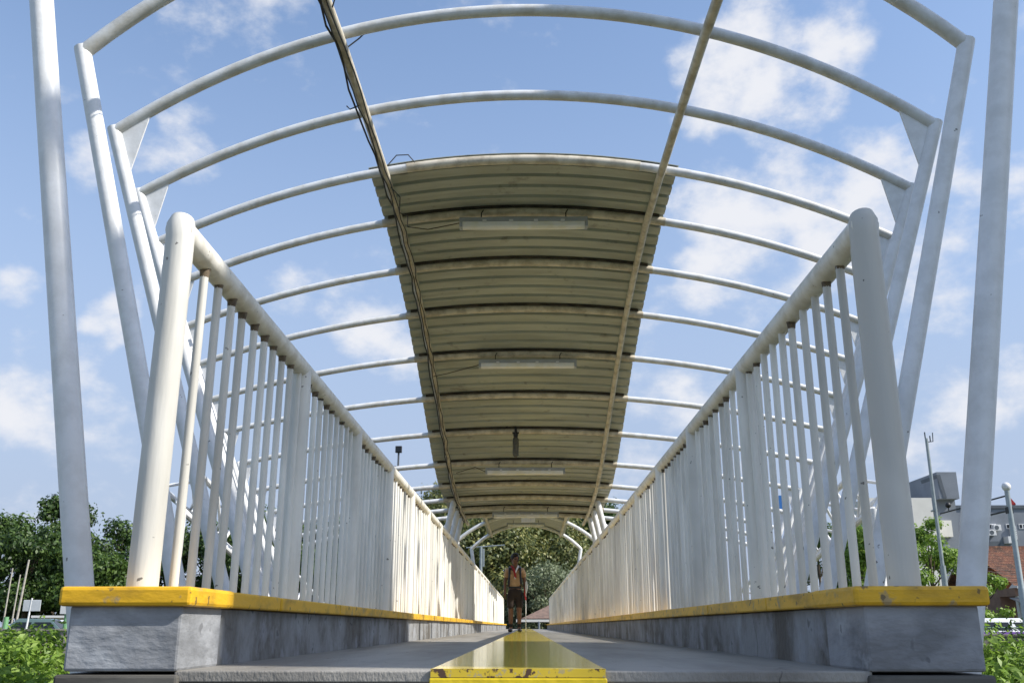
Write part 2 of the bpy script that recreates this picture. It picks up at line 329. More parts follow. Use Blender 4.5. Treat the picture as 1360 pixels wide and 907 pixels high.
for n in range(NB):
    y = RY[n]; N = 40
    path = [(CX[n] * (2 * i / N - 1), y, rib_z(n, CX[n] * (2 * i / N - 1))) for i in range(N + 1)]
    rib = cb(MB().tube(path, .040, 14), 'rib', 'rib_tube')
    if n >= 4:                                             # cream length of the rib under the sheets and a dark strip painting the shadow band before it
        hw_ = (1.36 if n > 4 else 1.0) + .01 * n
        MB().tube([(hw_ * (2 * i / 24 - 1), y, rib_z(n, hw_ * (2 * i / 24 - 1))) for i in range(25)], .0435, 14).build('cream_sleeve', 'purlin_paint', rib)
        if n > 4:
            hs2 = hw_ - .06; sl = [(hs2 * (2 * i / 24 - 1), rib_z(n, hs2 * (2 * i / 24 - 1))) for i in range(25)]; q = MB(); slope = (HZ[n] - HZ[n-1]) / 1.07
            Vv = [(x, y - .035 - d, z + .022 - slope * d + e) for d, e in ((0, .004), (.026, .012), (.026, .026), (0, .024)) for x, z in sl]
            q.add(Vv, [(k * 25 + i, k * 25 + i + 1, ((k + 1) % 4) * 25 + i + 1, ((k + 1) % 4) * 25 + i) for k in range(4) for i in range(24)]); cb(q, 'shade_strip', 'shade_dark')
    for sx in (-1, 1):
        if n <= 12:
            ct = Vector((sx * CX[n], y, CZ + CZs[n])); zb = -.74; L = ct.z - zb
            bot = Vector((sx * (CX[n] - SL[n] * L), y, zb)); dirn = (ct - bot).normalized()
            rr = .047 if n == 0 else .043
            c = cb(MB().tube([bot, bot.lerp(ct, .5), ct + dirn * .03], rr, 16), 'column', 'white_tube')
            if n >= 1:                                     # foot plate flaring at the base
                fo = MB(); a = bot + dirn * .9; fo.add([a + Vector((0, d, 0)) for d in (-.006, .006)] + [bot + Vector((sx * .2, d, .0)) for d in (-.006, .006)] + [bot + Vector((-sx * .12, d, 0)) for d in (-.006, .006)],
                     [(0, 2, 4), (5, 3, 1), (0, 1, 3, 2), (2, 3, 5, 4), (4, 5, 1, 0)])
                q = fo.build('base_plate', 'white_tube', c, False)
            if n >= 2:                                     # gusset between rib and column
                x1 = CX[n] - .23; p1 = Vector((sx * x1, y, rib_z(n, x1))); p2 = ct - dirn * .38; pc = ct
                g = MB(); g.add([p + Vector((0, d, 0)) for p in (pc, p1, p2) for d in (-.006, .006)], [(0, 2, 4), (5, 3, 1), (0, 1, 3, 2), (2, 3, 5, 4), (4, 5, 1, 0)])
                g.build('gusset_plate', 'white_tube', c, False)
        else:
            t = Vector((sx * 1.3, y, rib_z(n, 1.3) - .03)); b_ = Vector((sx * 1.98, y, -.74))
            cb(MB().tube([b_, t], .055, 16), 'strut', 'white_tube')
PX = 1.215
for sx in (-1, 1):
    pts = [(sx * PX, RY[n], rib_z(n, PX) - .072) for n in range(NB)]
    pts = [(sx * PX, RY[0] - 1.2, pts[0][2] - .02)] + pts + [(sx * (PX - .03), RY[-1] + .3, pts[-1][2] - .06)]
    # smooth the polyline
    sp = []
    for i in range(len(pts) - 1):
        for k in range(3):
            t = k / 3; sp.append(tuple(Vector(pts[i]).lerp(Vector(pts[i+1]), t)))
    sp.append(pts[-1]); cb(MB().tube(sp, .034, 12), 'purlin', 'purlin_paint')
def sheet(y0, y1, z0f, z1f, hw0, hw1, pitch=.205, dep=.03):
    """one curved trapezoidal sheet between two ribs; ridges run across the bridge"""
    prof = []; y = 0; L = y1 - y0; k = max(1, round(L / pitch)); p = L / k
    for i in range(k):
        for a, h in ((.0, 0), (.70, 0), (.735, dep), (.965, dep)): prof.append(((i + a) * p / L, h))
    prof.append((1.0, 0)); NX = 28; V = []; F = []
    for t, h in prof:
        hw = hw0 + (hw1 - hw0) * t
        for i in range(NX + 1):
            x = hw * (2 * i / NX - 1); z = z0f(abs(x)) * (1 - t) + z1f(abs(x)) * t + .045 + h
            V.append((x, y0 + L * t, z))
    n = NX + 1; P = len(prof); o = len(V)
    V += [(a, b, c + .006) for a, b, c in V]
    for i in range(P - 1):
        for j in range(NX):
            q = (i*n+j, i*n+j+1, (i+1)*n+j+1, (i+1)*n+j); F.append(q); F.append(tuple(o + s for s in reversed(q)))
    for i in range(P - 1):
        F.append((i*n, (i+1)*n, o+(i+1)*n, o+i*n)); F.append(((i+1)*n-1, o+(i+1)*n-1, o+(i+2)*n-1, (i+2)*n-1))
    for j in range(NX):
        F.append((j, o+j, o+j+1, j+1)); e = (P-1)*n; F.append((e+j, e+j+1, o+e+j+1, o+e+j))
    return MB().add(V, F)
for n in range(4, NB - 1):
    hw = lambda k: 1.375 + .125 * (k - 4) / 8 if k < 12 else 1.5
    w = rk.uniform(-.008, .008)
    cb(sheet(RY[n] - (.03 if n == 4 else 0), RY[n+1] - .004 + (.25 if n == NB - 2 else 0), lambda x, n=n: rib_z(n, x), lambda x, n=n: rib_z(n+1, x), hw(n) + w, hw(n+1) + w), 'roof_sheet', 'sheet')

# side trusses that carry the low ribs
for sx, side in ((-1, 'left'), (1, 'right')):
    tr = thing('side_truss', f'white lattice truss of three tubes outside the {side} railing', 'truss', (sx * 4.6, 12.7, GZ), group='side trusses')
    def tp(y, dx, dz): t = y - 12.7; return Vector((sx * (4.62 + dx), y, CZ + 1.78 - .165 * t - .0012 * t * t + dz))
    ch = [(-.10, .30), (.30, .02), (-.02, -.30)]; ys = [12.7 + .6 * i for i in range(26)]
    def tb(mbx, name): o = mbx.build(name, 'white_tube', tr); o.location = (-sx * 4.6, -12.7, -GZ); return o
    for dx, dz in ch: tb(MB().tube([tp(y, dx, dz) for y in ys], .042, 10), 'chord')
    for i in range(len(ys) - 1):
        for (a, b_) in ((0, 1), (1, 2), (2, 0)):
            p, q = (a, b_) if i % 2 else (b_, a); tb(MB().tube([tp(ys[i], *ch[p]), tp(ys[i+1], *ch[q])], .022, 8), 'web')
    for y in (12.75, 20.5): tb(MB().tube([(sx * 4.65, y, GZ - .02), tp(y, 0, -.28)], .07, 12), 'leg')

# the far canopy, beyond the open middle
fc = thing('canopy', 'smaller white arched canopy at the far end of the bridge in front of the trees', 'canopy', (0, 27, 0))
fY = [27.2, 28.9, 30.6, 32.3, 34.0]; fX = [2.42, 2.30, 2.19, 2.07, 1.93]; fC = [2.6] * 5; fH = [3.44] * 5
for i, y in enumerate(fY):
    N = 24
    if i in (1, 3): continue
    path = [(fX[i] * (2*j/N - 1), y, rib_z(0, fX[i] * (2*j/N - 1), fX[i], fC[i], fH[i])) for j in range(N + 1)]
    cb(MB().tube(path, .06, 10), 'rib', 'rib_tube', parent=fc, off=(0, 27, 0))
    for sx in (-1, 1): cb(MB().tube([(sx * (fX[i] - .5), y, -.45), (sx * fX[i], y, CZ + fC[i] + .03)], .06, 10), 'column', 'white_tube', parent=fc, off=(0, 27, 0))
for sx in (-1, 1): cb(MB().tube([(sx * PX, y, rib_z(0, PX, fX[i], fC[i], fH[i]) - .09) for i, y in enumerate(fY)], .05, 10), 'purlin', 'purlin_paint', parent=fc, off=(0, 27, 0))
for i in range(4):
    cb(sheet(fY[i], fY[i+1] - .004, lambda x, i=i: rib_z(0, x, fX[i], fC[i], fH[i]) + .015, lambda x, i=i: rib_z(0, x, fX[i+1], fC[i+1], fH[i+1]) + .015, 1.36, 1.36), 'roof_sheet', 'sheet', parent=fc, off=(0, 27, 0))

# ------------------------------------------------------------------ lamps, cables, hanging things under the roof
def tube_lamp(x, y, zrib, label, hl=.635):
    t = thing('tube_lamp', label, 'lamp', (x, y, zrib), group='tube lamps under the roof')
    MB().prism([(-.055, -.10), (.055, -.10), (.05, -.055), (-.05, -.055)], 'x', -hl, hl).build('housing', 'lamp_grey', t, False, .004)
    MB().prism([(-.052, -.103), (.052, -.103), (.045, -.150), (.02, -.165), (-.02, -.165), (-.045, -.150)], 'x', -hl + .03, hl - .03).build('diffuser', 'diffuser', t, True, .003)
    for e in (-1, 1): MB().box(e * (hl - .014) - .014, e * (hl - .014) + .014, -.05, .05, -.158, -.102).build('end_cap', 'lamp_grey', t, False, .006)
    MB().tube([(-hl + .06, 0, -.128), (hl - .06, 0, -.128)], .014, 10).build('fluorescent_tube', 'tube_yellow', t)
    for d in (-.42, .42): MB().tube([(d, 0, -.05), (d, 0, .01), (d + .02, .02, .05)], .006, 6).build('hanger', 'cable', t)
    for sx in (-1, 1):
        for d in (.12, .38): MB().box(sx * hl * d * 1.6 - .02, sx * hl * d * 1.6 + .02, -.062, -.053, -.115, -.085).build('clip', 'frame_white', t, False)
for n, lab in ((5, 'nearest and largest grey tube lamp hanging under the first roofed bay'), (8, 'second tube lamp from the front hanging below a roof rib'),
               (11, 'third tube lamp from the front, beyond the small hanging bulb'), (14, 'dark tube lamp at the low far end of the near roof')):
    tube_lamp(0.0 if n != 8 else .04, RY[n] - .06, CZ + HZ[n] - .05, lab)
tube_lamp(0, 32.2, CZ + 3.38, 'faint tube lamp under the far canopy above the boy')
hl = thing('hanging_lamp', 'small dark bulb holder with a smoky glass cylinder hanging from a roof rib', 'lamp', (-.14, RY[10] - .06, CZ + HZ[10]))
MB().tube([(0, 0, .06), (0, 0, -.05)], .018, 8).tube([(0, 0, -.05), (0, 0, -.11)], [.04, .03], 10).tube([(-.05, 0, -.04), (.05, 0, -.04)], .014, 8).build('bracket', 'black', hl)
MB().tube([(0, 0, -.11), (0, 0, -.14), (0, 0, -.38), (0, 0, -.41)], [.035, .048, .044, .02], 12).build('glass_cover', 'clear_tube', hl)
MB().tube([(0, .01, .05), (-.08, .02, .09), (-.16, .03, .05), (-.17, .03, -.02)], .007, 6).build('wire', 'cable', hl)
rc = random.Random(11)
cbl = thing('cable_bundle', 'black and grey cables strapped along the left roof purlin', 'cable', (-PX, RY[0], CZ + 3.6))
for c in range(4):
    pts = []
    for n in range(NB):
        for k in range(4):
            t = k / 4
            if n == NB - 1 and k: break
            z = (rib_z(n, PX) * (1 - t) + rib_z(min(n+1, NB-1), PX) * t) - .106 - .012 * (c % 2) + rc.uniform(-.012, .008)
            pts.append((-PX + (c - 1.5) * .022 + rc.uniform(-.016, .016), RY[n] + 1.07 * t - (1.2 if n == 0 and k == 0 else 0), z))
    o = MB().tube(pts, .0055 if c else .008, 6).build('cable', 'cable' if c != 2 else 'purlin_paint', cbl); o.location = (PX, -RY[0], -CZ - 3.6)
loose = [[(-1.2, 7.5, 3.98), (-1.12, 7.52, 4.10), (-1.02, 7.55, 4.12), (-.96, 7.56, 4.05)], [(-1.18, 7.66, 3.86), (-1.1, 7.7, 3.78), (-1.13, 7.9, 3.72), (-1.08, 8.1, 3.78), (-1.12, 8.4, 3.80), (-.95, 8.65, 3.88), (-.64, 8.66, 3.95)],
         [(-1.2, 5.6, 3.9), (-1.12, 5.62, 3.99), (-1.07, 5.6, 4.03)], [(-1.2, 4.9, 3.86), (-1.14, 4.92, 3.8), (-1.16, 4.94, 3.74)], [(-1.22, 6.3, 3.88), (-1.3, 6.3, 3.84), (-1.33, 6.32, 3.88)],
         [(-1.2, 12.0, 3.25), (-1.0, 12.02, 3.3), (-.6, 11.98, 3.40)], [(-1.1, 15.0, 2.45), (-.8, 15.05, 2.55), (-.62, 15.05, 2.47)]]
for p in loose: o = MB().tube(p, .005, 6).build('loose_wire', 'cable', cbl); o.location = (PX, -RY[0], -CZ - 3.6)
hs = thing('hanging_sign', 'small white three panel board hanging under the far canopy', 'sign', at(701.5, 688.5, 28.6))
MB().box(-.21, .21, 0, .05, -.11, .11).build('board', 'frame_white', hs, False, .004)
for i in range(3): MB().box(-.195 + .135 * i, -.075 + .135 * i, -.008, -.001, -.095, .095).build('panel', 'white_cloth', hs, False)
for d in (-.15, .15): MB().tube([(d, .02, .1), (d, .02, .42)], .01, 6).build('hanger', 'cable', hs)

# ------------------------------------------------------------------ the boy
def skin(name, V, E, rad, m, parent, sub=2):
    me = bpy.data.meshes.new(name); me.from_pydata(V, E, []); ob = bpy.data.objects.new(name, me); COL.objects.link(ob)
    md = ob.modifiers.new('s', 'SKIN'); md.use_smooth_shade = True
    for i, sv in enumerate(me.skin_vertices[0].data):
        r = rad[i]; sv.radius = r if isinstance(r, tuple) else (r, r); sv.use_root = (i == 0)
    s2 = ob.modifiers.new('u', 'SUBSURF'); s2.levels = sub; s2.render_levels = sub
    dg = bpy.context.evaluated_depsgraph_get(); dg.update(); nm = bpy.data.meshes.new_from_object(ob.evaluated_get(dg))
    bpy.data.objects.remove(ob, do_unlink=True); nm.name = name; nm.materials.clear(); nm.materials.append(MATS[m])
    nm.polygons.foreach_set('use_smooth', [True] * len(nm.polygons)); return link(name, nm, parent)
bp = at(684, 838.2, 19.9); bp.z = 0
boy = thing('person', 'boy in tan scout shirt, dark shorts and neckerchief standing on the deck looking aside', 'person', (bp.x, 19.9, 0))
V = []; E = []; RD = []
def jn(p, r, par=None):
    V.append(p); RD.append(r)
    if par is not None: E.append((par, len(V) - 1))
    return len(V) - 1
pel = jn((0, 0, .80), (.115, .085)); wst = jn((0, 0, .93), (.105, .075), pel); chs = jn((0, .005, 1.10), (.125, .085), wst); shd = jn((0, .01, 1.22), (.10, .07), chs)
nk = jn((0, .005, 1.295), .046, shd); h1 = jn((.004, -.008, 1.365), (.062, .068), nk); h2 = jn((.006, -.01, 1.43), (.074, .084), h1); h3 = jn((.004, -.002, 1.495), (.066, .076), h2)
nose = jn((.048, -.092, 1.415), .012, h2)
for s in (-1, 1):
    sh = jn((s * .145, .01, 1.215), .050, shd); el = jn((s * .20, .02, 1.0), .038, sh); wr = jn((s * .205, -.04, .80), .026, el); pm = jn((s * .205, -.055, .745), (.020, .030), wr)
    for k in range(4):
        f1 = jn((s * (.205 + .006), -.082 + .017 * k, .70), .0088, pm); f2 = jn((s * .200, -.084 + .017 * k, .672 - .004 * (k in (1, 2))), .008, f1); jn((s * .190, -.083 + .017 * k, .655 - .006 * (k in (1, 2))), .007, f2)
    t1 = jn((s * .190, -.092, .735), .009, pm); jn((s * .180, -.102, .705), .008, t1)
    hp = jn((s * .075, 0, .74), .085, pel); kn = jn((s * .085, -.012 * s, .43), .055, hp); cf = jn((s * .085, .012 - .02 * s, .29), .052, kn); an = jn((s * .085, .02 - .03 * s, .075), .034, cf); jn((s * .10, -.10 - .03 * s, .035), .033, an)
skin('body', V, E, RD, 'skin', boy)
def sk(name, chain, m, sub=2, parent=boy): return skin(name, [c[0] for c in chain[0]], chain[1], [c[1] for c in chain[0]], m, parent, sub)
sk('shirt', ([((0, 0, .845), (.128, .098)), ((0, 0, .95), (.125, .094)), ((0, .005, 1.10), (.142, .10)), ((0, .01, 1.22), (.108, .08)), ((0, .008, 1.275), (.06, .06)),
              ((-.15, .01, 1.215), .062), ((-.19, .016, 1.06), .062), ((.15, .01, 1.215), .062), ((.19, .016, 1.06), .062)], [(0, 1), (1, 2), (2, 3), (3, 4), (3, 5), (5, 6), (3, 7), (7, 8)]), 'shirt')
sk('shorts', ([((0, 0, .80), (.130, .10)), ((0, 0, .90), (.124, .094)), ((-.08, 0, .70), .093), ((-.09, .0, .44), .083), ((.08, 0, .70), .093), ((.09, -.0, .44), .083)], [(0, 1), (0, 2), (2, 3), (0, 4), (4, 5)]), 'shorts')
MB().prism([(.128*math.cos(a*math.pi/8), .099*math.sin(a*math.pi/8)) for a in range(16)], 'z', .852, .885).build('belt', 'black', boy)
for s in (-1, 1):
    sk('sock', ([((s * .085, .015 - .022 * s, .24), .046), ((s * .085, .02 - .03 * s, .07), .042)], [(0, 1)]), 'sock', 1)
    sk('shoe', ([((s * .086, .035 - .03 * s, .045), (.046, .046)), ((s * .098, -.07 - .03 * s, .04), (.046, .04)), ((s * .108, -.15 - .03 * s, .034), (.04, .034))], [(0, 1), (1, 2)]), 'shoe', 2)
hr = MB()
for c, r_ in (((.0, .02, 1.475), (.088, .10, .085)), ((.0, .055, 1.43), (.084, .07, .09)), ((.012, -.05, 1.525), (.066, .05, .036))): hr.ball(c, r_, 14, 10)
hr.build('hair', 'hair', boy)
for s, c in ((-1, (.004, -.087, 1.432)), (1, (.058, -.068, 1.432))): MB().ball(c, (.012, .008, .008), 8, 6).build('eye', 'eye', boy)
MB().ball((-.072, .005, 1.42), (.012, .022, .032), 8, 6).build('ear', 'skin', boy); MB().ball((.032, -.088, 1.378), (.024, .008, .007), 8, 6).build('mouth', 'skin', boy)
MB().tube([(-.07, -.03, 1.30), (-.03, -.095, 1.24), (0, -.115, 1.16), (.01, -.118, 1.06)], [.02, .022, .026, .02], 8).build('neckerchief', 'red_cloth', boy)
MB().tube([(.07, -.03, 1.30), (.04, -.095, 1.235), (.005, -.122, 1.15)], [.018, .018, .016], 8).build('neckerchief', 'white_cloth', boy)
MB().ball((.0, -.128, 1.06), (.012, .01, .03), 8, 6).build('neckerchief_tip', 'white_cloth', boy)
for s in (-1, 1): MB().box(s * .075 - .03, s * .075 + .03, -.108, -.098, 1.06, 1.13).build('pocket', 'shirt', boy, False, .004)
bpk = thing('backpack', 'black backpack worn on the back of the boy in the tan shirt', 'backpack', (bp.x, 19.9 + .17, .85))
MB().box(-.15, .15, -.06, .10, .0, .40).build('pack', 'black', bpk, True, .05)
for s in (-1, 1): MB().tube([(s * .10, -.05, .38), (s * .108, -.13, .425), (s * .108, -.235, .40), (s * .112, -.285, .28), (s * .125, -.275, .10), (s * .145, -.17, .05), (s * .14, -.05, .04)], .023, 8).build('strap', 'black', bpk)
cx = bp.x + .22
cane = thing('cane', 'thin white stick with red grip held upright at the side of the boy', 'stick', (cx, 19.78, 0))
MB().tube([(0, 0, .008), (0, 0, .98)], .0085, 8).build('shaft', 'white_cloth', cane)
MB().tube([(0, .0, .62), (-.015, .02, .76), (-.005, .01, .86)], [.014, .028, .014], 10).build('red_wrap', 'red_cloth', cane)
MB().tube([(0.01, 0, .76), (.03, .01, .88), (.012, .02, 1.0)], [.010, .018, .008], 8).build('white_wrap', 'white_cloth', cane)

# ------------------------------------------------------------------ vegetation
def leaves_mesh(name, pts, nrm, size, m, seed, aspect=.55):
    g = np.random.default_rng(seed); n = len(pts)
    t = g.normal(size=(n, 3)); t -= nrm * (t * nrm).sum(1, keepdims=True); t /= np.linalg.norm(t, axis=1, keepdims=True) + 1e-9
    b_ = np.cross(nrm, t); s = (size * g.uniform(.6, 1.35, n))[:, None]
    v = np.stack([pts - t*s*.5, pts + b_*s*aspect*.5 + nrm*s*.10, pts + t*s*.5 - nrm*s*.06, pts - b_*s*aspect*.5 + nrm*s*.10], 1).reshape(-1, 3)
    me = bpy.data.meshes.new(name); me.vertices.add(4*n); me.vertices.foreach_set('co', v.ravel()); me.loops.add(4*n); me.polygons.add(n)
    me.loops.foreach_set('vertex_index', np.arange(4*n)); me.polygons.foreach_set('loop_start', np.arange(0, 4*n, 4)); me.update(calc_edges=True); me.validate()
    me.materials.append(MATS[m]); return me
def crown_pts(clumps, per, seed, flat=.75):
    g = np.random.default_rng(seed); P = []; N = []
    for (c, r) in clumps:
        k = int(per * r * r); d = g.normal(size=(k, 3)); d /= np.linalg.norm(d, axis=1, keepdims=True)
        rad = r * (g.uniform(.25, 1, k) ** .45)[:, None] * (1 + .25 * g.normal(size=(k, 1)))
        P.append(np.array(c) + d * rad * np.array([1, 1, flat])); q = d + g.normal(size=(k, 3)) * .55 + np.array([0, 0, .35]); N.append(q / np.linalg.norm(q, axis=1, keepdims=True))
    return np.concatenate(P), np.concatenate(N)
def tree(name, label, base, h, cw, leaf, seed, size=.3, per=95, trunk=.2, lo=.28, bark='bark', group=None, nc=26):
    rr = random.Random(seed); t = thing(name, label, 'tree', base, rr.uniform(0, 6), group); clumps = []; limbs = MB()
    for i in range(nc):
        u = rr.uniform(lo, .93); w = math.sin(math.pi * min(1, (u - lo) / (1 - lo) * .82 + .16)) ** .7 * cw * .5
        a = rr.uniform(0, 2*math.pi); q = w * math.sqrt(rr.uniform(.05, 1)); c = Vector((q * math.cos(a), q * math.sin(a), h * u)); r_ = cw * rr.uniform(.10, .20)
        clumps.append((c, r_)); s = Vector((0, 0, h * u * rr.uniform(.45, .7)))
        if i % 2 == 0: limbs.tube([s, s.lerp(c, .5) + Vector((0, 0, -.03 * h)), c], [trunk * .4, trunk * .28, trunk * .1], 6)
    limbs.tube([(0, 0, -.1), (.05 * trunk, 0, h * .3), (.3 * trunk, .2 * trunk, h * .6), (0, 0, h * .85)], [trunk * 1.15, trunk * .9, trunk * .6, trunk * .15], 8)
    limbs.build('trunk', bark, t)
    P, N = crown_pts(clumps, per, seed); link('crown', leaves_mesh('crown', P, N, size, leaf, seed), t); return t
def gp(px, Y): p = at(px, 831, Y); return (p.x, Y, GZ)
# (pixel column, distance, height, crown width, leaf, label)
TR = [(-14,88,10.5,9,'leaf_mid','pale green tree cut by the left picture edge'),(66,90,13.6,6.5,'leaf_dark','tallest tree at left with a leaning flat top'),
      (30,84,9.8,8,'leaf_dark','dense dark tree behind the white sign board'),(104,84,7.8,8,'leaf_mid','lower bushy tree just left of the outer left column'),
      (150,96,11.4,8,'leaf_dark','round dark tree between the outer column and the left railing post'),(215,92,10.6,10,'leaf_dark','dark tree seen through the first balusters at left'),
      (285,92,10.4,10,'leaf_dark','dark tree seen through the middle balusters of the left railing'),(352,90,12.2,10,'leaf_mid','tree seen through left balusters beside the second post'),
      (430,95,11.0,11,'leaf_dark','tree hidden behind the left railing beyond the second post')]
for i, (px, Y, h, cw, lf, lb) in enumerate(TR): tree('tree', lb, gp(px, Y), h, cw, lf, 20 + i, .40, 270, .22, .22 if i != 1 else .3, group='trees on the left')
FT = [(560,76,12.0,9,'leaf_olive','tall olive tree behind the white ribs left of the roof end'),(612,74,11.0,8,'leaf_olive','olive tree behind the left struts at the roof end'),(650,66,8.3,8.5,'leaf_olive','dark tree directly behind the boy'),
      (694,70,9.6,9.5,'leaf_olive','large olive tree in the middle under the far canopy'),(738,74,10.3,8,'leaf_olive','green tree right of the middle under the far canopy'),(730,62,4.9,6.0,'leaf_grey','low pale grey green tree right of the boy'),
      (790,76,10.6,9,'leaf_dark','dark tree behind the right struts at the roof end'),(850,84,9.0,9,'leaf_mid','tree hidden behind the right railing')]
for i, (px, Y, h, cw, lf, lb) in enumerate(FT): tree('tree', lb, gp(px, Y), h, cw, lf, 50 + i, .27 if i != 5 else .2, 480, .2, .06, nc=40, group='trees beyond the far end')
RT = [(1095,60,7.6,5,'leaf_mid','green tree seen through the right balusters'),(1150,56,6.8,5,'leaf_bright','bright tree seen beside the right end post'),(1246,46,6.3,3.3,'leaf_bright','bright green tree between the right end post and the outer column'),
      (1307,48,4.6,2.3,'leaf_bright','small bright green tree right of the outer right column')]
for i, (px, Y, h, cw, lf, lb) in enumerate(RT): tree('tree', lb, gp(px, Y), h, cw, lf, 80 + i, .17, 1300, .1, .12, group='trees on the right')
def bush(label, px, Y, h, w, leaf, seed, size=.06, per=2600, n=16):
    rr = random.Random(seed); b_ = gp(px, Y); t = thing('bush', label, 'bush', b_, 0, 'bushes beside the bridge'); cl = []; st = MB()
    for i in range(n):
        a = rr.uniform(0, 6.28); q = w * .5 * math.sqrt(rr.random()); z = h * rr.uniform(.25, .88) * (1 - .35 * (q / (w * .5)) ** 2); c = Vector((q * math.cos(a), q * math.sin(a), z)); cl.append((c, rr.uniform(.16, .27)))
        st.tube([(c.x * .3, c.y * .3, -.03), (c.x * .7, c.y * .7, z * .6), c], [.012, .009, .004], 5)
    st.build('stem', 'bark', t); P, N = crown_pts(cl, per, seed, 1.0); link('foliage', leaves_mesh('foliage', P, N, size, leaf, seed, .42), t)
for lb, px, Y, h, w, lf, n in (('bright leafy bush at the left picture edge', 0, 8.6, 1.24, 1.0, 'leaf_bright', 30), ('tallest bright bush below the white sign board', 38, 8.8, 1.30, 1.0, 'leaf_bright', 30),
        ('bright leafy bush next to the left kerb block', 72, 8.9, 1.08, .8, 'leaf_bright', 24), ('broad bush filling the bottom left picture corner', 20, 8.2, .86, 1.1, 'leaf_bright', 30), ('low bush at the foot of the left kerb block', 78, 8.3, .76, .7, 'leaf_bright', 18),
        ('bright leafy bush right of the right kerb block', 1318, 10.0, 1.12, 1.1, 'leaf_bright', 28), ('darker bush at the right picture edge', 1362, 10.6, 1.16, 1.2, 'leaf_mid', 28),
        ('bright bush filling the bottom right picture corner', 1338, 7.8, .86, 1.2, 'leaf_bright', 30), ('small bush at the foot of the right kerb block', 1316, 7.0, .66, .7, 'leaf_bright', 18)):
    bush(lb, px, Y, h, w, lf, 100 + px, .075, 3000, n)
def grass(label, boxes, n, seed, m='grass_dry', h=(.35, .8)):
    g = np.random.default_rng(seed); V = []; F = []
    for (x0, x1, y0, y1) in boxes:
        for i in range(n):
            x = g.uniform(x0, x1); y = g.uniform(y0, y1); hh = g.uniform(*h); a = g.uniform(0, 6.28); l = hh * g.uniform(.15, .5); dx, dy = math.cos(a), math.sin(a); w = .006; o = len(V)
            V += [(x - dy*w, y + dx*w, GZ - .02), (x + dy*w, y - dx*w, GZ - .02), (x + dx*l*.35 + dy*w*.8, y + dy*l*.35 - dx*w*.8, GZ + hh*.65), (x + dx*l*.35 - dy*w*.8, y + dy*l*.35 + dx*w*.8, GZ + hh*.65), (x + dx*l, y + dy*l, GZ + hh)]
            F += [(o, o+1, o+2, o+3), (o+3, o+2, o+4)]
    me = bpy.data.meshes.new('grass'); me.from_pydata(V, [], F); me.materials.append(MATS[m]); tag(link('grass', me), label, 'grass', kind='stuff')
grass('tall dry and green grass growing beside the bridge kerbs', [(-5.0, -3.0, 6, 9.5), (3.4, 5.6, 6, 9.5), (-12, -6, 12, 23), (6, 13, 12, 23)], 1300, 4, h=(.25, .62))

